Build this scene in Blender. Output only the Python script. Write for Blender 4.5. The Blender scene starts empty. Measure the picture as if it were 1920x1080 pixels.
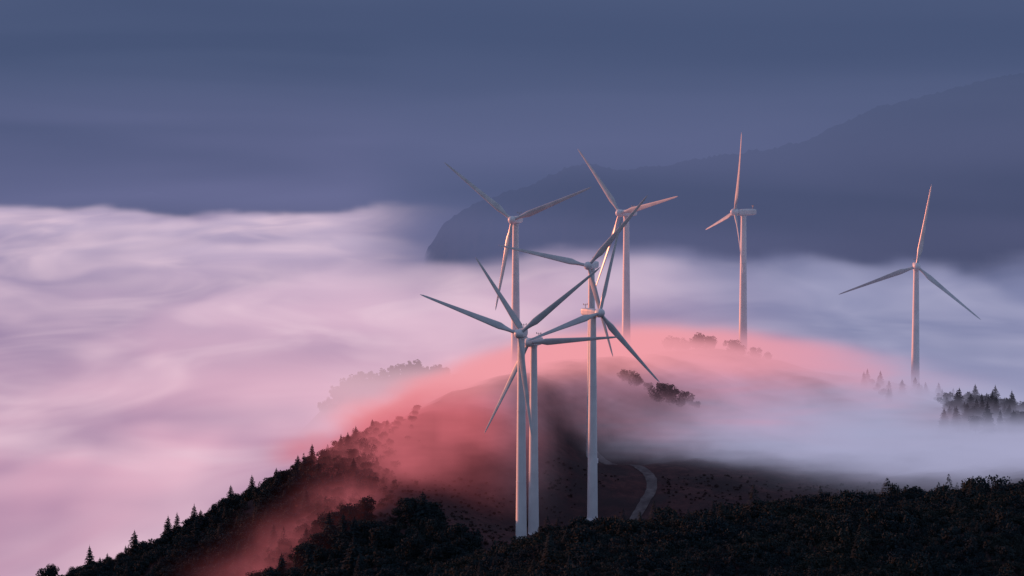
import bpy, math, random
import numpy as np
from mathutils import Vector, Matrix, noise
from mathutils.bvhtree import BVHTree
random.seed(7); rng=np.random.default_rng(7)
S=bpy.context.scene
COL=S.collection
S.view_settings.view_transform='Standard'; S.view_settings.look='None'; S.view_settings.exposure=0

# ---------------------------------------------------------------- helpers
class E:
    """tiny expression builder working in shader and geometry trees"""
    def __init__(s,nt,sock): s.nt=nt; s.s=sock
    def _op(s,op,o=None,rev=False,clamp=False):
        n=s.nt.nodes.new('ShaderNodeMath'); n.operation=op; n.use_clamp=clamp
        a,b=(s,o) if not rev else (o,s)
        for i,v in enumerate((a,b)):
            if v is None: continue
            if isinstance(v,E): s.nt.links.new(v.s,n.inputs[i])
            else: n.inputs[i].default_value=float(v)
        return E(s.nt,n.outputs[0])
    def __add__(s,o): return s._op('ADD',o)
    def __radd__(s,o): return s._op('ADD',o,True)
    def __sub__(s,o): return s._op('SUBTRACT',o)
    def __rsub__(s,o): return s._op('SUBTRACT',o,True)
    def __mul__(s,o): return s._op('MULTIPLY',o)
    def __rmul__(s,o): return s._op('MULTIPLY',o,True)
    def __truediv__(s,o): return s._op('DIVIDE',o)
    def exp(s): return s._op('EXPONENT')
    def mx(s,o): return s._op('MAXIMUM',o)
    def mn(s,o): return s._op('MINIMUM',o)
    def clamp(s): return s._op('ADD',0.0,clamp=True)
    def smooth(s):
        c=s.clamp(); return c*c*(3.0-2.0*c)
def xyz(nt,sock):
    n=nt.nodes.new('ShaderNodeSeparateXYZ'); nt.links.new(sock,n.inputs[0])
    return [E(nt,o) for o in n.outputs]
def comb(nt,a,b,c):
    n=nt.nodes.new('ShaderNodeCombineXYZ')
    for i,v in enumerate((a,b,c)):
        if isinstance(v,E): nt.links.new(v.s,n.inputs[i])
        else: n.inputs[i].default_value=v
    return n.outputs[0]
def noise_n(nt,vec,scale=1.0,detail=3,rough=.5,dist=0.0):
    n=nt.nodes.new('ShaderNodeTexNoise'); n.inputs['Scale'].default_value=scale
    n.inputs['Detail'].default_value=detail; n.inputs['Roughness'].default_value=rough
    n.inputs['Distortion'].default_value=dist
    nt.links.new(vec,n.inputs['Vector'])
    return E(nt,n.outputs[0])
def mixc(nt,f,a,b):
    n=nt.nodes.new('ShaderNodeMix'); n.data_type='RGBA'
    nt.links.new(f.s,n.inputs[0])
    for k,v in ((6,a),(7,b)):
        if isinstance(v,(tuple,list)): n.inputs[k].default_value=(*v[:3],1)
        else: nt.links.new(v,n.inputs[k])
    return n.outputs[2]
def lin(r,g,b):
    f=lambda c:(c/255/12.92) if c<=10 else ((c/255+.055)/1.055)**2.4
    return (f(r),f(g),f(b))
def new_obj(name,data,parent=None,**kw):
    o=bpy.data.objects.new(name,data); COL.objects.link(o)
    if parent: o.parent=parent
    for k,v in kw.items(): o[k]=v
    return o
def mesh_from(name,v,f,mat=None,smooth=False):
    me=bpy.data.meshes.new(name); me.from_pydata([tuple(map(float,p)) for p in v],[],[tuple(map(int,q)) for q in f]); me.update()
    if smooth:
        me.polygons.foreach_set('use_smooth',[True]*len(me.polygons))
    if mat: me.materials.append(mat)
    return me

def surf_mat(name,c1,c2,scale,rough=.9,detail=4,c3=None,bump=0.0,scale2=None):
    m=bpy.data.materials.new(name); m.use_nodes=True; nt=m.node_tree
    b=nt.nodes['Principled BSDF']; b.inputs['Roughness'].default_value=rough
    if rough>.8: b.inputs['Specular IOR Level'].default_value=.12
    g=nt.nodes.new('ShaderNodeNewGeometry')
    n=noise_n(nt,g.outputs['Position'],scale,detail,.6)
    f=((n-.35)*3.3).clamp()
    c=mixc(nt,f,c1,c2)
    if c3:
        n2=noise_n(nt,g.outputs['Position'],scale2 or scale*.15,3,.6)
        c=mixc(nt,((n2-.42)*5).clamp(),c,c3)
    nt.links.new(c,b.inputs['Base Color'])
    if bump:
        bp=nt.nodes.new('ShaderNodeBump'); bp.inputs['Strength'].default_value=bump; bp.inputs['Distance'].default_value=.5
        nt.links.new(n.s,bp.inputs['Height']); nt.links.new(bp.outputs[0],b.inputs['Normal'])
    return m

# ---------------------------------------------------------------- camera
cd=bpy.data.cameras.new('camera'); cam=bpy.data.objects.new('camera',cd); COL.objects.link(cam)
cd.lens=112.5; cd.sensor_width=36; cd.clip_start=1; cd.clip_end=30000
cam.location=(0,0,0); cam.rotation_euler=(math.radians(90)-math.atan(390/6000),0,0)
S.camera=cam

# ---------------------------------------------------------------- light
SUNV=Vector((-0.87,0.48,0.13)).normalized()
sd=bpy.data.lights.new('sun','SUN'); sun=bpy.data.objects.new('sun',sd); COL.objects.link(sun)
sd.energy=5.0; sd.angle=math.radians(.5); sd.color=(1.0,.30,.15)
sun.rotation_euler=SUNV.to_track_quat('Z','Y').to_euler()
w=bpy.data.worlds.new('World'); S.world=w; w.use_nodes=True; nt=w.node_tree
sky=nt.nodes.new('ShaderNodeTexSky'); sky.sky_type='NISHITA'; sky.sun_disc=False
sky.sun_elevation=math.asin(SUNV.z); sky.sun_rotation=math.atan2(SUNV.x,SUNV.y)
bg=nt.nodes['Background']; bg.inputs[1].default_value=.09
tint=nt.nodes.new('ShaderNodeMix'); tint.data_type='RGBA'; tint.inputs[0].default_value=.82
nt.links.new(sky.outputs[0],tint.inputs[6]); tint.inputs[7].default_value=(3.4,4.0,5.8,1)
nt.links.new(tint.outputs[2],bg.inputs[0])

# ---------------------------------------------------------------- terrain
CP=np.array([
(-36,915,-99.5),(-60,900,-111),(-79.5,895,-121.5),(-99,890,-131),(-117,880,-138),(-134,872,-144),
(-20,940,-94),(-9.5,952,-91),(-1.6,962,-89.3),(10,975,-88),(12,950,-93),(23,990,-87),(23,965,-95),(41.6,1035,-89),(64,1070,-90.5),(79,1082,-93),(96,1070,-96),(129.5,1050,-101.5),(148,1000,-105),(165,1000,-108),
(-23.7,890,-110),(-9,900,-105),(6,915,-105),(50,945,-110.5),(73.5,900,-117),(111,900,-117),(141,900,-112),(60,970,-103),(90,990,-105),
(-44,860,-116),(-65,850,-127),(-15,840,-119),(-35,810,-123),(-8,800,-121),(-47,790,-128),(-85,850,-138),
(1.7,830,-123.7),(5.2,870,-124),(22.4,885,-122.3),(23.2,940,-112.4),(136,1075,-104),
(26.8,945,-111.5),(34,930,-111.8),(38.9,915,-113.4),(39.5,905,-115.4),(36.5,893,-118.6),(33.6,885,-121),
(50,905,-114.5),(50,890,-118.5),
(-20,1010,-108),(23,1080,-103),(64,1140,-110),(96,1150,-115),(140,1140,-120),(-45,955,-112),(-60,940,-125),(-85,940,-142),(-117,930,-154),(-160,880,-164),
(0,1150,-135),(-60,1050,-150),(200,1050,-125),(200,1200,-150),(100,1250,-160),(0,1250,-165),(-100,1150,-170),(230,950,-115),(260,1100,-140),
(-18,780,-124),(5,780,-113.5),(44,780,-109),(70,780,-105.5),(125,780,-101.8),(170,780,-100),(5,700,-118),(44,700,-115),(125,700,-109),(170,700,-107),
(-25,700,-131),(-60,760,-137),(-120,800,-158),(-60,690,-150),(-120,700,-170),(0,620,-130),(60,620,-126),(150,620,-122),
(44,830,-120),(70,840,-119.5),(125,850,-114),(170,860,-108),(230,800,-104),(230,680,-112),
],float)
def tps(r2): 
    return .5*r2*np.log(r2+1e-9)
P2=CP[:,:2]/100; zc=CP[:,2]; N=len(CP)
K=tps(((P2[:,None]-P2[None])**2).sum(-1))+np.eye(N)*.002
A=np.zeros((N+3,N+3)); A[:N,:N]=K; A[:N,N]=1; A[:N,N+1:]=P2; A[N,:N]=1; A[N+1:,:N]=P2.T
W=np.linalg.solve(A,np.concatenate([zc,[0,0,0]]))
def sst(t): t=np.clip(t,0,1); return t*t*(3-2*t)
def height(X,Y):
    X=np.asarray(X,float); Y=np.asarray(Y,float); sh=X.shape; p=np.stack([X.ravel(),Y.ravel()],1)/100
    out=np.empty(len(p))
    for i in range(0,len(p),20000):
        q=p[i:i+20000]; r2=((q[:,None]-P2[None])**2).sum(-1)
        out[i:i+20000]=tps(r2)@W[:N]+W[N]+q@W[N+1:]
    z=np.clip(out.reshape(sh),-182,-82)
    m=sst((X+250)/110)*sst((420-X)/150)*sst((Y-480)/120)*sst((1340-Y)/120)
    z=-182+(z+182)*m
    return z+38.5*np.exp(-((X+42)/44)**2-((Y-1560)/55)**2)+37*np.exp(-((X+82)/22)**2-((Y-1550)/45)**2)*.4
t=np.linspace(0,1,26)[1:]**2.2
gx=np.concatenate([(-160-8840*t)[::-1],np.arange(-160,240.1,2.0),240+8760*t])
t=np.linspace(0,1,20)[1:]**2
gy=np.concatenate([(660-2660*t)[::-1],np.arange(660,1180.1,2.5),np.arange(1195,1680,12),1680+10320*t])
GX,GY=np.meshgrid(gx,gy); GZ=height(GX,GY)
for j in range(GX.shape[0]):
    for i in range(GX.shape[1]):
        if -240<GX[j,i]<420 and 480<GY[j,i]<1340:
            p=(GX[j,i]/14,GY[j,i]/14,0); q=(GX[j,i]/4,GY[j,i]/4,3)
            GZ[j,i]+=1.2*noise.noise(p)+.4*noise.noise(q)
V=np.stack([GX.ravel(),GY.ravel(),GZ.ravel()],1); nx=len(gx); ny=len(gy)
idx=np.arange(nx*ny).reshape(ny,nx)
F=np.stack([idx[:-1,:-1].ravel(),idx[:-1,1:].ravel(),idx[1:,1:].ravel(),idx[1:,:-1].ravel()],1)
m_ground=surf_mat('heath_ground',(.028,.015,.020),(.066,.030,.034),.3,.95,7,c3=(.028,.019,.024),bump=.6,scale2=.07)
me=mesh_from('ground',V,F,m_ground,True)
ground=new_obj('ground',me,kind='structure',label='heather covered hilltop ground dropping into fog filled valley',category='ground')
bvh=BVHTree.FromPolygons([tuple(v) for v in V],[tuple(int(a) for a in f) for f in F])
def gz(x,y):
    h=bvh.ray_cast(Vector((x,y,500)),Vector((0,0,-1)))
    return h[0].z if h[0] else -182

# ---------------------------------------------------------------- track
def ribbon(name,pts,width,mat,lift=.12,**kw):
    pts=[Vector(p) for p in pts]; fine=[]
    for i in range(len(pts)-1):
        p0=pts[max(i-1,0)];p1=pts[i];p2=pts[i+1];p3=pts[min(i+2,len(pts)-1)]
        for t in np.linspace(0,1,12,endpoint=False):
            fine.append(.5*((2*p1)+(p2-p0)*t+(2*p0-5*p1+4*p2-p3)*t*t+(3*p1-p0-3*p2+p3)*t**3))
    fine.append(pts[-1]); v=[];f=[]; K=7
    for i,p in enumerate(fine):
        d=(fine[min(i+1,len(fine)-1)]-fine[max(i-1,0)]).normalized(); n=Vector((-d.y,d.x))
        for k in range(K):
            s=(k/(K-1)-.5)*width*(1+.2*noise.noise((i*.3,k*3,1))); x=p.x+n.x*s; y=p.y+n.y*s
            v.append((x,y,gz(x,y)+lift))
    for i in range(len(fine)-1):
        for k in range(K-1):
            a=i*K+k; f.append((a,a+1,a+K+1,a+K))
    return new_obj(name,mesh_from(name,v,f,mat,True),**kw)
m_track=surf_mat('gravel_track',(.06,.05,.058),(.115,.10,.108),.4,.95,4)
ribbon('track',[(23,946),(27.5,941),(31,937),(35,930),(38.9,918),(39.8,905),(37,893),(33.5,882),(29,874)],3.0,m_track,kind='structure',label='pale gravel service track winding over the heath',category='track')

# ---------------------------------------------------------------- mountains
m_mtn=surf_mat('mountain_forest',(.008,.016,.026),(.018,.032,.045),.03,1,6)
def mountain(name,ridge,y0,front,back,lab,amp=8,fine=0):
    rx=np.array([r[0] for r in ridge],float); rz=np.array([r[1] for r in ridge],float)
    xs=np.linspace(rx[0],rx[-1],420); ts=np.concatenate([np.linspace(-1,0,34),np.linspace(.05,1,12)])
    v=[];f=[]
    for t in ts:
        for x in xs:
            h=np.interp(x,rx,rz); y=y0+(t*front if t<0 else t*back)+front*.12*noise.noise((x/300,5,1))
            k=1-abs(t)**1.25
            z=-182+(h+182)*k+amp*noise.fractal((x/120,y/120,2),1,2,5)*(1-.75*(abs(t)<.02))+fine*abs(noise.noise((x/3.1,y/3.1,7)))+fine*.6*noise.noise((x/14,y/14,9))
            v.append((x,y,z))
    n=len(xs)
    for j in range(len(ts)-1):
        for i in range(n-1):
            a=j*n+i; f.append((a,a+1,a+n+1,a+n))
    return new_obj(name,mesh_from(name,v,f,m_mtn,True),kind='structure',label=lab,category='mountain')
k=2200/6000
sil=[(640,900),(760,600),(800,470),(830,425),(865,398),(900,378),(1000,347),(1060,318),(1100,306),(1150,320),(1200,318),(1300,300),(1400,285),(1500,270),(1560,240),(1650,200),(1750,178),(1850,150),(1920,135),(2200,60),(2700,20)]
RID=[(round((a-960)*k,1),round(-(b-150)*k,1)) for a,b in sil]
mountain('mountain',RID,2200,300,500,'dark forested mountain ridge rising out of fog',4,3.0)
far=[(-4000,480),(-2500,520),(-1400,480),(-700,500),(0,520),(800,520),(1800,560),(3500,500)]
mountain('mountain',far,6800,1900,1500,'hazy blue mountain range behind the sea of fog',18)

# ---------------------------------------------------------------- turbines
m_white=surf_mat('white_turbine_paint',(.52,.55,.61),(.60,.63,.69),.25,.45,3)
m_blade=surf_mat('grey_white_blade_coating',(.37,.40,.45),(.47,.50,.55),.4,.3,3)
m_grey=surf_mat('grey_metal',(.25,.25,.27),(.33,.33,.35),1,.5,2)
def lathe(prof,n=32,axis='Z',cap=True):
    v=[];f=[]
    for r,h in prof:
        for i in range(n):
            a=2*math.pi*i/n; c,s=r*math.cos(a),r*math.sin(a)
            v.append((c,s,h) if axis=='Z' else (c,-h,s))
    for j in range(len(prof)-1):
        for i in range(n):
            a=j*n+i;b=j*n+(i+1)%n
            f.append((a,b,b+n,a+n))
    if cap:
        f.append(tuple(range(n))[::-1]); f.append(tuple(range((len(prof)-1)*n,len(prof)*n)))
    return v,f
def smooth_angle(me,deg=35):
    me.polygons.foreach_set('use_smooth',[True]*len(me.polygons))
    try: me.set_sharp_from_angle(angle=math.radians(deg))
    except Exception: pass
    return me
def tower_mesh(H):
    rb,rt=1.5,.92; prof=[(2.1,-3.0),(2.1,.25),(rb+.12,.26),(rb+.12,.45),(rb,.46)]
    for s in (H*.33,H*.66):
        r=rb+(rt-rb)*s/H; prof+=[(r+.0,s-.12),(r+.05,s-.11),(r+.05,s+.11),(r-.005,s+.12)]
    prof+=[(rt,H-.5),(rt+.12,H-.45),(rt+.12,H)]
    v,f=lathe(prof,40); return smooth_angle(mesh_from('tower',v,f,m_white,False))
def nacelle_mesh():
    secs=[(-1.9,.75,.75,0),(-1.6,.95,.95,0),(-.6,1.05,1.08,.05),(1.2,1.1,1.12,.1),(3.3,1.05,1.05,.15),(4.1,.92,.9,.2),(4.3,.78,.75,.22)]
    v=[];f=[];n=20
    for y,wx,hz,oz in secs:
        for i in range(n):
            a=2*math.pi*(i+.5)/n; c,s=math.cos(a),math.sin(a); e=.45
            v.append((wx*math.copysign(abs(c)**e,c),y,oz+hz*math.copysign(abs(s)**e,s)))
    for j in range(len(secs)-1):
        for i in range(n):
            a=j*n+i;b=j*n+(i+1)%n; f.append((a,b,b+n,a+n))
    f.append(tuple(range(n))[::-1]); f.append(tuple(range((len(secs)-1)*n,len(secs)*n)))
    return mesh_from('nacelle',v,f,m_white,False)
def mast_mesh():
    v=[];f=[]
    def box(a,b):
        o=len(v)
        for z in (a[2],b[2]):
            for x,y in ((a[0],a[1]),(b[0],a[1]),(b[0],b[1]),(a[0],b[1])): v.append((x,y,z))
        for q in ((0,3,2,1),(4,5,6,7),(0,1,5,4),(1,2,6,5),(2,3,7,6),(3,0,4,7)): f.append(tuple(o+i for i in q))
    box((-.06,3.2,1.0),(.06,3.32,2.4)); box((-.7,3.22,2.0),(.7,3.3,2.1)); box((-.72,3.15,2.1),(-.56,3.37,2.45)); box((.56,3.15,2.1),(.72,3.37,2.45))
    return mesh_from('wind_sensor',v,f,m_grey)
def hub_mesh():
    prof=[(1.05,-1.05),(1.2,-.9),(1.25,-.2),(1.2,.5),(1.0,1.0),(.65,1.35),(.3,1.52),(.05,1.56)]
    v,f=lathe(prof,28,'Y'); return mesh_from('hub',v,f,m_white,True)
LB=27.0
def blade_mesh(pitch=8):
    v=[];f=[];n=14; st=[0,.5,1.6,3,4.5,6,8,11,14,17,20,23,25,26.2,26.8,LB]
    for s in st:
        t=s/LB
        if s<=1.6: ch=.95;th=.95
        elif s<5: 
            q=(s-1.6)/3.4; q=q*q*(3-2*q); ch=.95+(1.95-.95)*q; th=.95+(.48-.95)*q
        else:
            q=(s-5)/(LB-5); ch=1.95+(.42-1.95)*q**.85; th=ch*(.25-.1*q)
            if s>26: ch*=max(.12,(LB-s)/1.0*.8+.12); th=ch*.14
        tw=math.radians(pitch+14*(1-t)**2)
        bend=.9*t*t
        for i in range(n):
            a=2*math.pi*i/n; cx=math.cos(a)*.5*ch; sy=math.sin(a)*.5*th
            if s>1.6: cx+=.12*(ch-.95); sy*=(1-.35*math.cos(a))
            x=cx*math.cos(tw)-sy*math.sin(tw); y=cx*math.sin(tw)+sy*math.cos(tw)
            v.append((x,y-bend-.035*s,s+.9))
    for j in range(len(st)-1):
        for i in range(n):
            a=j*n+i;b=j*n+(i+1)%n; f.append((a,b,b+n,a+n))
    f.append(tuple(range((len(st)-1)*n,len(st)*n)))
    return mesh_from('blade',v,f,m_blade,True)
ME_N,ME_M,ME_H=nacelle_mesh(),mast_mesh(),hub_mesh()
ME_B={p:blade_mesh(p) for p in (8,-35)}
TURB=[
(2.4,830,-65.7,-12,39,8,'white wind turbine with pink lit edge behind dark shrubs'),
(5.9,870,-71.2,-26,5,8,'white wind turbine standing beside a second one on the slope'),
(22.4,885,-64.3,38,73,8,'white wind turbine standing on bare heath near the track'),
(23.4,940,-54.4,-20,48.5,8,'white wind turbine at the upper end of the gravel track'),
(1.1,975,-42.5,-20,21.5,8,'pale wind turbine rising from pink fog behind hill crest'),
(37.2,1040,-43.1,-46,12.5,8,'pale wind turbine rising from pink fog on hilltop'),
(78.2,1080,-44.5,-77,75,8,'pale wind turbine turned sideways beside hilltop bushes'),
(136,1075,-62.4,-4,80,-35,'lone pale wind turbine on foggy ridge with glowing upper blade')]
for x,y,hz,yaw,az,pit,lab in TURB:
    b=gz(x,y)-.1; H=hz-1.15-b
    T=new_obj('wind_turbine',None,label=lab,category='wind turbine',group='wind turbines on the hill')
    T.location=(x,y,b)
    t=new_obj('tower',tower_mesh(H),T)
    na=new_obj('nacelle',ME_N,T); na.location=(0,0,H+1.0); na.rotation_euler=(0,0,math.radians(yaw))
    sn=new_obj('wind_sensor',ME_M,na)
    hb=new_obj('hub',ME_H,T)
    R=Matrix.Translation((0,0,H+1.15))@Matrix.Rotation(math.radians(yaw),4,'Z')@Matrix.Translation((0,-3.1,0))@Matrix.Rotation(math.radians(-4),4,'X')
    hb.matrix_local=R
    for k3 in range(3):
        a=math.radians(az+120*k3-90)
        bl=new_obj('blade',ME_B[pit],hb); bl.matrix_local=Matrix.Rotation(-a,4,'Y')

# ---------------------------------------------------------------- vegetation
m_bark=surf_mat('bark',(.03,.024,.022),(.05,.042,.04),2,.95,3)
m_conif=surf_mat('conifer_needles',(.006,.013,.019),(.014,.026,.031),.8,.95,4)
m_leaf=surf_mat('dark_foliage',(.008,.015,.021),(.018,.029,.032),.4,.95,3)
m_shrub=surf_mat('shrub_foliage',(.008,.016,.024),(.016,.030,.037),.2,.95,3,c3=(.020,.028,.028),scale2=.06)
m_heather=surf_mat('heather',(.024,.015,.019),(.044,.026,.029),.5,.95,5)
def trunk_mesh(h,r,limbs,seed):
    rn=random.Random(seed); v=[];f=[]
    def tube(p,q,r0,r1,n=6,seg=3):
        o=len(v); p=Vector(p);q=Vector(q); d=(q-p).normalized(); u=d.orthogonal().normalized(); w2=d.cross(u)
        for j in range(seg+1):
            t=j/seg; c=p.lerp(q,t); rr=r0+(r1-r0)*t
            for i in range(n):
                a=2*math.pi*i/n; v.append(tuple(c+u*rr*math.cos(a)+w2*rr*math.sin(a)))
        for j in range(seg):
            for i in range(n):
                a=o+j*n+i;b=o+j*n+(i+1)%n; f.append((a,b,b+n,a+n))
    tube((0,0,-.6),(0,0,h),r,r*.15,7,5)
    for k in range(limbs):
        z=h*(.35+.5*k/limbs); a=rn.uniform(0,6.28); l=h*.35*(1-.4*k/limbs)
        tube((0,0,z),(l*math.cos(a),l*math.sin(a),z+l*.7),r*.45,r*.08,5,2)
    return mesh_from('trunk',v,f,m_bark,True)
def conifer_crown(seed):
    rn=random.Random(seed); v=[];f=[]; H=8.0
    lv=20; wide=rn.uniform(1.05,1.45)
    for k in range(lv):
        t=k/(lv-1); z0=.7+(H-.8)*t; R=(2.2*wide*(1-t)**.75+.16)*rn.uniform(.75,1.15)
        nb=int(13-6*t); off=rn.uniform(0,6)
        for b in range(nb):
            a=off+2*math.pi*b/nb+rn.uniform(-.25,.25); r=R*rn.uniform(.6,1.15); dr=-.28*r+rn.uniform(-.1,.2)
            d=Vector((math.cos(a),math.sin(a),0)); s=Vector((-d.y,d.x,0))
            for q in range(4):
                r0=r*(q*.24); r1=r*(q*.24+.36); wd=.42*r*(1-q*.2)+.07
                zz0=z0+dr*(r0/r)**1.3; zz1=z0+dr*(r1/r)**1.3+rn.uniform(-.08,.12)
                c=d*r0; e=d*r1; tilt=rn.uniform(-.18,.18)
                o=len(v)
                v+= [tuple(c+Vector((0,0,zz0+.1))),tuple(c+s*wd+d*r*.12+Vector((0,0,zz0-.16+tilt))),tuple(e+Vector((0,0,zz1))),tuple(c-s*wd+d*r*.12+Vector((0,0,zz0-.16-tilt)))]
                f+=[(o,o+1,o+2),(o,o+2,o+3)]
    o=len(v); v+=[(0,0,H+.6),(.1,0,H-.5),(-.05,.09,H-.5),(-.05,-.09,H-.5)]; f+=[(o,o+1,o+2),(o,o+2,o+3),(o,o+3,o+1)]
    return mesh_from('crown',v,f,m_conif)
def leaf_arrays(seed,R,Hc,nleaf,size,clumps=14,flat=.8):
    r=np.random.default_rng(seed)
    d=r.normal(size=(clumps,3)); d/=np.linalg.norm(d,axis=1)[:,None]; rad=r.uniform(.35,.8,clumps)[:,None]
    c=d*rad*np.array([R,R,R*flat]); c[:,2]+=Hc; cr=r.uniform(.28,.5,clumps)*R
    pick=r.integers(0,clumps,nleaf); q=r.normal(size=(nleaf,3)); q/=np.linalg.norm(q,axis=1)[:,None]
    p=c[pick]+q*cr[pick][:,None]*r.uniform(.55,1.08,nleaf)[:,None]*np.array([1,1,.85])
    n=q+r.normal(size=(nleaf,3))*.7; n/=np.linalg.norm(n,axis=1)[:,None]
    u=np.cross(n,r.normal(size=(nleaf,3))); u/=np.linalg.norm(u,axis=1)[:,None]; w_=np.cross(n,u)
    s=size*r.uniform(.5,1.3,nleaf)[:,None]
    V=np.stack([p-u*s*.9,p+w_*s*.5,p+u*s*.9,p-w_*s*.5],1).reshape(-1,3)
    F=np.arange(nleaf*4).reshape(-1,4)
    return V,F
def crown_round(seed,R=2.6,Hc=3.8,n=1500,size=.26,mat=None,flat=.85):
    V,F=leaf_arrays(seed,R,Hc,n,size,16,flat); return mesh_from('crown',V,F,mat or m_leaf)
CON=[(trunk_mesh(7.6,.17,0,i),conifer_crown(i)) for i in range(7)]
DEC=[(trunk_mesh(4.6,.2,6,40+i),crown_round(60+i,2.7,3.5,2100,.26,flat=1.0)) for i in range(6)]
BUSH=[(trunk_mesh(2.2,.13,6,80+i),crown_round(90+i,2.3,1.9,1900,.24,flat=.8)) for i in range(4)]
def tree(kind,x,y,s,lab,grp,cat='tree',sink=.2,sz=1.0):
    src,name={'c':(CON,'conifer_tree'),'d':(DEC,'broadleaf_tree'),'b':(BUSH,'bush')}[kind]
    tm,cm=random.choice(src)
    T=new_obj(name,None,label=lab,category=cat,group=grp)
    T.location=(x,y,gz(x,y)-sink); T.rotation_euler=(0,0,random.uniform(0,6.28)); T.scale=(s,s,s*sz)
    new_obj('trunk',tm,T); new_obj('crown',cm,T)
def edge_y(x): return np.interp(x,[-138,-122,-99,-79,-60,-36,-24],[876,882,890,897,903,915,926])
def low_y(x): return np.interp(x,[-122,-95,-80,-60,-45,-36,-26],[800,800,820,840,868,892,912])
pts=[];tries=0
while len(pts)<140 and tries<14000:
    tries+=1; x=random.uniform(-138,-26); y=edge_y(x)+random.uniform(-9,6)
    if x>-38 and random.random()<(x+38)/13: continue
    if any((x-a)**2+(y-b)**2<1.7**2 for a,b in pts): continue
    pts.append((x,y))
tries=0
while len(pts)<293 and tries<30000:
    tries+=1
    x=random.uniform(-130,-29); y=random.uniform(818,925)
    if y>edge_y(x)+4 or y<low_y(x): continue
    if x>-38 and random.random()<(x+38)/10: continue
    if any((x-a)**2+(y-b)**2<3.2**2 for a,b in pts): continue
    pts.append((x,y))
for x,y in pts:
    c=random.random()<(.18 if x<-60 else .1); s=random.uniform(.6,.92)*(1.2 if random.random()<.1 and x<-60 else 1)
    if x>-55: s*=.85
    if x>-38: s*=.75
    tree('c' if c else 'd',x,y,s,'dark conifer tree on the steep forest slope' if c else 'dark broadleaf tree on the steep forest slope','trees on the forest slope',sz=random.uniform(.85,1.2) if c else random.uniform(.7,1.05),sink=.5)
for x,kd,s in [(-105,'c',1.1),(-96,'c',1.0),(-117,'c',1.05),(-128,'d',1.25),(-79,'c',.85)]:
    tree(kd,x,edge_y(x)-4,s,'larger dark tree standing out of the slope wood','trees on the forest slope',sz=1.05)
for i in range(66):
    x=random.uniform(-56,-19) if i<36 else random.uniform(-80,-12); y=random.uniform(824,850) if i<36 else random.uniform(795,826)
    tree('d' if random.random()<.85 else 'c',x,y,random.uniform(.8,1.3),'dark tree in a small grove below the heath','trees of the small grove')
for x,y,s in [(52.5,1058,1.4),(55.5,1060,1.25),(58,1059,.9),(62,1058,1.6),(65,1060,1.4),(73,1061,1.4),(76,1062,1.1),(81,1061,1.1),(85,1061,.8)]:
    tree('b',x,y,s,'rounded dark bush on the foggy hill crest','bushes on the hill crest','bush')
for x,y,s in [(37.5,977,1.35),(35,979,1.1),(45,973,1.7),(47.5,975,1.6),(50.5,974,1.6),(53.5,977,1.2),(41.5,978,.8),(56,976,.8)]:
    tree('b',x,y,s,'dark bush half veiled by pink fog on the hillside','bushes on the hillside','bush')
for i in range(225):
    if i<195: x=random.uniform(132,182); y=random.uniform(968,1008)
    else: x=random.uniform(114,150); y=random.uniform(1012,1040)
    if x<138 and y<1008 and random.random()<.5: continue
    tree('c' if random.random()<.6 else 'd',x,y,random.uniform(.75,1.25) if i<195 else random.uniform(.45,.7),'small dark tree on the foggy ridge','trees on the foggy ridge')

def scatter(name,pos,scales,templates,mat,zoff=0,pick=None,**kw):
    Vs=[];Fs=[];o=0
    for (x,y),s in zip(pos,scales):
        v,f=templates[rng.integers(len(templates)) if pick is None else pick()]; a=rng.uniform(0,6.28); c,sn=math.cos(a),math.sin(a)
        q=v@np.array([[c,sn,0],[-sn,c,0],[0,0,1]])*np.array([s,s,s*rng.uniform(.8,1.25)])+np.array([x,y,gz(x,y)+zoff])
        Vs.append(q.astype(np.float32));Fs.append((f+o).astype(np.int32));o+=len(v)
    V=np.concatenate(Vs);F=np.concatenate(Fs)
    me=bpy.data.meshes.new(name); me.vertices.add(len(V)); me.vertices.foreach_set('co',V.ravel())
    k=F.shape[1]; me.loops.add(F.size); me.loops.foreach_set('vertex_index',F.ravel())
    me.polygons.add(len(F)); me.polygons.foreach_set('loop_start',(np.arange(len(F))*k).astype(np.int32)); me.polygons.foreach_set('loop_total',np.full(len(F),k,np.int32))
    me.update(calc_edges=True); me.materials.append(mat)
    return new_obj(name,me,**kw)
ST=[leaf_arrays(200+i,1.5,.9,380,.20,11,.75+.12*(i%4)) for i in range(8)]
for i in range(4):
    r=np.random.default_rng(500+i); n=380; z=r.uniform(0,1,n)**1.3; a=r.uniform(0,6.28,n); R=(1-z)**.8*1.25*r.uniform(.6,1.1,n)+.05
    p=np.stack([R*np.cos(a),R*np.sin(a),.2+z*3.6-R*.25],1); d=np.stack([np.cos(a),np.sin(a),-.3+0*a],1); u=np.stack([-np.sin(a),np.cos(a),0*a],1); s=(.26*(1-z)+.12)[:,None]
    ST.append((np.stack([p-d*s,p+u*s*.5,p+d*s,p-u*s*.5],1).reshape(-1,3),np.arange(n*4).reshape(-1,4)))
pk=lambda: int(rng.integers(8)) if rng.random()<.96 else int(rng.integers(8,12))
pos=[];sc=[]
for x in np.arange(-34,235,1.9):
    for y in np.arange(690,802,2.1):
        X=x+rng.uniform(-1,1);Y=y+rng.uniform(-1,1)
        edge=np.interp(X,[-34,-18,5,30,60,130,235],[765,780,792,795,797,800,800])
        if Y>edge: continue
        if abs(X)>.17*Y: continue
        pos.append((X,Y)); u=rng.random(); sc.append(rng.uniform(.6,1.15)*(1.9 if u<.08 else 1.4 if u<.22 else 1))
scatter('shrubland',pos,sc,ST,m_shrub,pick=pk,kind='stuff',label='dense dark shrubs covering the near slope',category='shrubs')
pos=[];sc=[]
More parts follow.
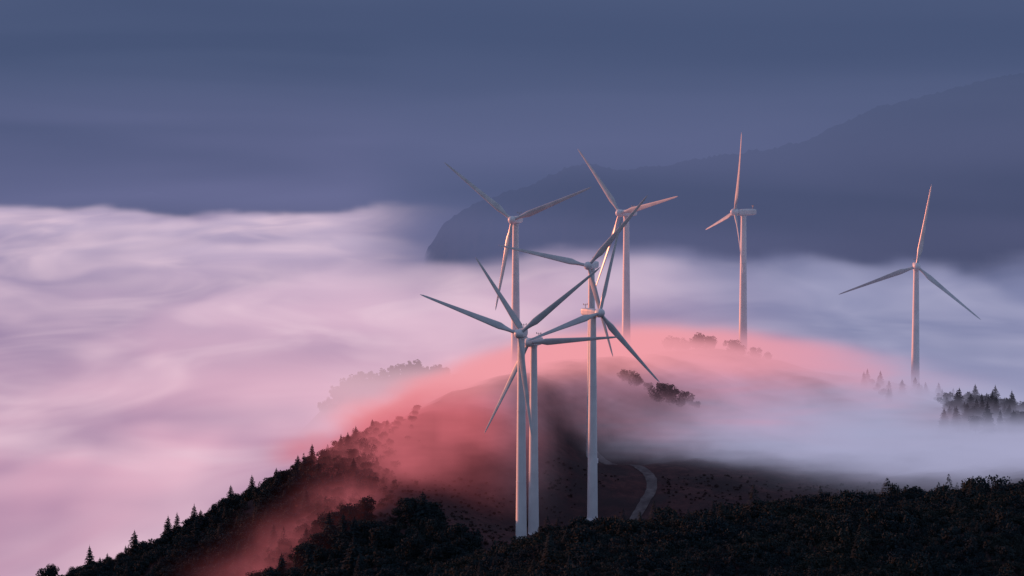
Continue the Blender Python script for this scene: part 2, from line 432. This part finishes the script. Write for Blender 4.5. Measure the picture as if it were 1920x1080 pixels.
for i in range(7500):
    X=rng.uniform(-142,110);Y=rng.uniform(785,940)
    wood=(X<-38+rng.uniform(0,1)**2*16) or (Y<838 and X<-8)
    if not wood: continue
    if X<-20 and Y>edge_y(X)+6: continue
    pos.append((X,Y)); sc.append(rng.uniform(.8,1.6) if X<-38 or Y<838 else rng.uniform(.4,1.0))
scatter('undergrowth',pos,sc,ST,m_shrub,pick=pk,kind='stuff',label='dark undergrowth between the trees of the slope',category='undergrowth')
pos=[];sc=[]
for i in range(3000):
    X=rng.uniform(-34,110);Y=rng.uniform(805,915)
    if (Y<838 and X<-8): continue
    if X<8 and Y>890: continue
    if abs(X-37)<6 or (18<X<30 and 850<Y<900): 
        if Y>860: continue
    pos.append((X,Y)); sc.append(rng.uniform(.12,.4) if rng.random()<.96 else rng.uniform(.4,.6))
ST2=[leaf_arrays(700+i,1.5,.4,110,.36,7,.4) for i in range(6)]
scatter('heath_scrub',pos,sc,ST2,m_heather,kind='stuff',label='low reddish heather and scrub on the hill',category='scrub')
FT=[leaf_arrays(300+i,2.4,3.0,500,.5,14,1.1) for i in range(5)]
pos=[];sc=[]
for i in range(720):
    X=rng.uniform(-120,15);Y=rng.uniform(1500,1610)
    if gz(X,Y)<-164: continue
    pos.append((X,Y)); sc.append(rng.uniform(.55,1.05))
scatter('far_wood',pos,sc,FT,m_conif,kind='stuff',label='hazy wood on a small knoll standing in fog',category='wood')

# ---------------------------------------------------------------- fog volumes
def vol_object(name,lo,hi,res,dens_fn,mat,lab):
    me=mesh_from(name,[lo,hi,(hi[0],lo[1],lo[2])],[(0,1,2)])
    o=new_obj(name,me,kind='structure',label=lab,category='fog')
    ng=bpy.data.node_groups.new(name,'GeometryNodeTree'); ng.interface.new_socket('Geometry',in_out='OUTPUT',socket_type='NodeSocketGeometry')
    ng.interface.new_socket('Geometry',in_out='INPUT',socket_type='NodeSocketGeometry')
    out=ng.nodes.new('NodeGroupOutput'); vc=ng.nodes.new('GeometryNodeVolumeCube')
    vc.inputs['Min'].default_value=lo; vc.inputs['Max'].default_value=hi
    for a,r in zip('XYZ',res): vc.inputs['Resolution '+a].default_value=r
    p=ng.nodes.new('GeometryNodeInputPosition')
    d=dens_fn(ng,p.outputs[0]); ng.links.new(d.s,vc.inputs['Density'])
    sm=ng.nodes.new('GeometryNodeSetMaterial'); sm.inputs['Material'].default_value=mat
    ng.links.new(vc.outputs[0],sm.inputs[0]); ng.links.new(sm.outputs[0],out.inputs[0])
    md=o.modifiers.new('fog','NODES'); md.node_group=ng
    return o
def vol_mat(name,sigma,color_fn,step,use_attr=True,shape=None):
    m=bpy.data.materials.new(name); m.use_nodes=True; nt=m.node_tree; nt.nodes.clear()
    out=nt.nodes.new('ShaderNodeOutputMaterial'); g=nt.nodes.new('ShaderNodeNewGeometry')
    if use_attr:
        at=nt.nodes.new('ShaderNodeAttribute'); at.attribute_name='density'; d=E(nt,at.outputs['Fac'])*sigma
    elif shape:
        d=shape(nt,g.outputs['Position'])*sigma
    else:
        v=nt.nodes.new('ShaderNodeValue'); v.outputs[0].default_value=sigma; d=E(nt,v.outputs[0])
    ab=nt.nodes.new('ShaderNodeVolumeAbsorption'); ab.inputs['Color'].default_value=(0,0,0,1); nt.links.new(d.s,ab.inputs['Density'])
    em=nt.nodes.new('ShaderNodeEmission'); nt.links.new(d.s,em.inputs['Strength'])  # fog and haze glow by emission, standing in for scattered sun and sky light
    c=color_fn(nt,g.outputs['Position']); nt.links.new(c,em.inputs['Color'])
    ad=nt.nodes.new('ShaderNodeAddShader'); nt.links.new(ab.outputs[0],ad.inputs[0]); nt.links.new(em.outputs[0],ad.inputs[1])
    nt.links.new(ad.outputs[0],out.inputs['Volume'])
    m.cycles.volume_step_rate=step
    return m
def sea_base(x,y):
    sd_=((x+30.0)/130.0).smooth()
    start=1280.0-230.0*sd_
    return ((y-start)/900.0).smooth()*(42.0+7.0*sd_)-174.0-((y-2880.0)/220.0).smooth()*60.0
def gauss2(x,y,cx,cy,sx,sy):
    dx=(x-cx)/sx; dy=(y-cy)/sy
    return ((dx*dx+dy*dy)*-1.0).exp()
def sea_d(nt,p):
    x,y,z=xyz(nt,p)
    n=noise_n(nt,comb(nt,x/200.0,y/420.0,0.0),1,4,.58,.9)
    n2=noise_n(nt,comb(nt,x/42.0,y/100.0,z/26.0),1,5,.62,.6)
    hs=sea_base(x,y)+42.0*n+18.0*n2-11.5
    hs=hs+gauss2(x,y,-55,1430,75,70)*8.0+gauss2(x,y,-50,1850,130,200)*14.0-gauss2(x,y,-135,1560,65,110)*8.0
    d=((hs-z)/14.0).smooth()
    zz=(z+136.0)/11.0
    veil=(zz*zz*-1.0).exp()*gauss2(x,y,-50,1400,110,80)*.34*(n2*2.0)
    return d*(.3+1.4*n2)+veil
def sea_c(nt,p):  # lit tops and dim hollows are painted into the emission colour
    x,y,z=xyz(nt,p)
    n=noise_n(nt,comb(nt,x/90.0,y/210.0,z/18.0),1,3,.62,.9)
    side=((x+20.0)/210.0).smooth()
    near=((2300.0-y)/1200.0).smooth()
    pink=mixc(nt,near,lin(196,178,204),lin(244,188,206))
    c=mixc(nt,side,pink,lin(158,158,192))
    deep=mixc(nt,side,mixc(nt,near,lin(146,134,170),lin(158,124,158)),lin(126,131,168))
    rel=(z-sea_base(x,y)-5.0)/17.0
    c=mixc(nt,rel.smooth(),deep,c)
    return mixc(nt,((n-.44)*4.0).clamp()*.6,c,mixc(nt,side,lin(246,216,228),lin(182,180,208)))  # pale highlights painted in by noise
ms=vol_mat('sea_fog',.036,sea_c,4.5)
vol_object('fog',(-1300,860,-184),(1300,3150,-94),(210,200,36),sea_d,ms,'pink and lilac sea of fog filling the valley')
G=[(-54,925,-108,15,14,5.6,.055),(-38,943,-100.5,14,14,5.4,.095),(-21,960,-95,14,12,5.4,.105),(0,983,-90.5,16,14,5.6,.09),(22,1012,-88,18,16,5.8,.085),(44,1068,-88,18,16,5.6,.07),(68,1100,-91.5,20,18,5.0,.06),(98,1108,-96,22,20,5,.055),(125,1118,-101,22,18,4.6,.045),(155,1080,-107,22,20,4,.03),
(-32,890,-107,10,14,5.5,.036),(-44,864,-115.5,9,13,5.5,.034),(-55,845,-123,10,12,5.5,.028),(-66,830,-130,11,12,5,.024),(-20,908,-102,13,14,6,.034),
(66,956,-105,26,20,4.2,.020),(94,945,-108.5,28,26,5,.028),(124,925,-111.5,28,30,5.5,.030),(156,908,-111,26,32,6,.030)]
def hill_d(nt,p):
    x,y,z=xyz(nt,p); tot=None
    wob=(noise_n(nt,comb(nt,x/32.0,y/50.0,z/14.0),1,4,.55,.4)-.5)
    zz=z+wob*5.0
    for i,(cx,cy,cz,sx,sy,sz,a) in enumerate(G):
        dx=(x-cx)/sx; dy=(y-cy)/sy; dz=(zz-cz)/sz
        r2=dx*dx+dy*dy+dz*dz
        if i<10: r2=r2*(r2*.75+.3)
        e=(r2*-1.0).exp()*(a*10)
        tot=e if tot is None else tot+e
    rc=nt.nodes.new('GeometryNodeRaycast'); oi=nt.nodes.new('GeometryNodeObjectInfo'); oi.inputs['Object'].default_value=ground
    nt.links.new(oi.outputs['Geometry'],rc.inputs['Target Geometry'])
    nt.links.new(comb(nt,x,y,100.0),rc.inputs['Source Position']); rc.inputs['Ray Direction'].default_value=(0,0,-1); rc.inputs['Ray Length'].default_value=1000
    hd=None
    for o in rc.outputs:
        if o.name=='Hit Distance' : hd=o
    h=z-(100.0-E(nt,hd))
    hh=(h-wob*5.0).mx(0.0)/5.5
    fl=(hh*hh*-1.0).exp()
    ylim=930.0-(x-20.0).mx(0.0)*.3+wob*50.0
    M=((y-ylim)/50.0).smooth()*((x+30.0)/40.0).smooth()*(1.0+((x-20.0)/50.0).smooth()*.3)
    red=((16.0-x)/30.0).smooth()*((x+62.0)/25.0).smooth()*((y-868.0)/50.0).smooth()
    thin=(1.0-gauss2(x,y,72,1060,34,26)*.8)*(1.0-gauss2(x,y,158,985,28,26)*.8)*(1.0-gauss2(x,y,46,968,14,14)*.6)*(1.0-gauss2(x,y,135,1055,28,30)*.8)*(1.0-gauss2(x,y,28,936,12,12)*.8)
    streak=(noise_n(nt,comb(nt,x/60.0+y/60.0,y/26.0,h/2.2),1,4,.6,.6)-.5)
    flow=(noise_n(nt,comb(nt,(x-y*.45+z*.9)/9.0,(x+y)/70.0,h/7.0),1,3,.55,.4)-.5)
    lf=((4.0-x)/25.0).smooth()
    tot=tot+fl*(M*1.0+red*.9)*thin
    return (tot*(1.0+wob*1.0+streak*3.0+flow*lf*3.4)).mx(0.0)
def hill_c(nt,p):  # sunlit pink and shaded blue are painted by position
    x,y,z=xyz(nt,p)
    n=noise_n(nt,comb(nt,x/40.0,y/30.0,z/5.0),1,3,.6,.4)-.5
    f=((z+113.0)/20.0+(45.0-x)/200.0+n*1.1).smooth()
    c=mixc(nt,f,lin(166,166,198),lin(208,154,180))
    sunlit=((z+94.5+((x*-1.0).mx(0.0))*.26+((x-55.0).mx(0.0))*.12+n*4.0)/8.0).smooth()*((150.0-x)/120.0).smooth()  # paints the sun's pink light on the crest fog
    c=mixc(nt,sunlit*.95,c,lin(242,158,166))
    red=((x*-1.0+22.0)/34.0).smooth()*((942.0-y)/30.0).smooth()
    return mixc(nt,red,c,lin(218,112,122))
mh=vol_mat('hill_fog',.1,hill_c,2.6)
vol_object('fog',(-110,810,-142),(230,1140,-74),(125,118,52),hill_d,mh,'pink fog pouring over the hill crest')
def haze_c(nt,p):
    x,y,z=xyz(nt,p)
    n=noise_n(nt,comb(nt,(x+z*2.5)/700.0,y/2500.0,z/60.0),1,2,.55,.5)
    c=mixc(nt,((z+125.0)/165.0).smooth(),lin(106,110,150),lin(78,91,125))
    return mixc(nt,((n-.42)*4.0).clamp()*.6,c,lin(66,80,114))
def prism(name,pl,z0,z1,mat,lab):
    n=len(pl); v=[(x,y,z0) for x,y in pl]+[(x,y,z1) for x,y in pl]
    f=[tuple(range(n))[::-1],tuple(range(n,2*n))]+[(i,(i+1)%n,(i+1)%n+n,i+n) for i in range(n)]
    return new_obj(name,mesh_from(name,v,f,mat),kind='structure',label=lab,category='haze')
def bank(nt,p):
    x,y,z=xyz(nt,p)
    return ((x+115.0)/110.0).smooth()*((y-1740.0)/200.0).smooth()
mz=vol_mat('valley_haze',.0017,haze_c,1.0,False)
mz2=vol_mat('mountain_haze',.0062,haze_c,.6,False,bank)
prism('haze',[(-1000,3200),(1000,3200),(2200,9000),(-2200,9000)],-180,600,mz,'blue dusk haze filling the air before the mountains')
prism('haze',[(-118,1740),(520,1740),(760,2500),(-118,2500)],-128,600,mz2,'blue haze hanging against the forested mountain ridge')
print('DONE',len(pts))
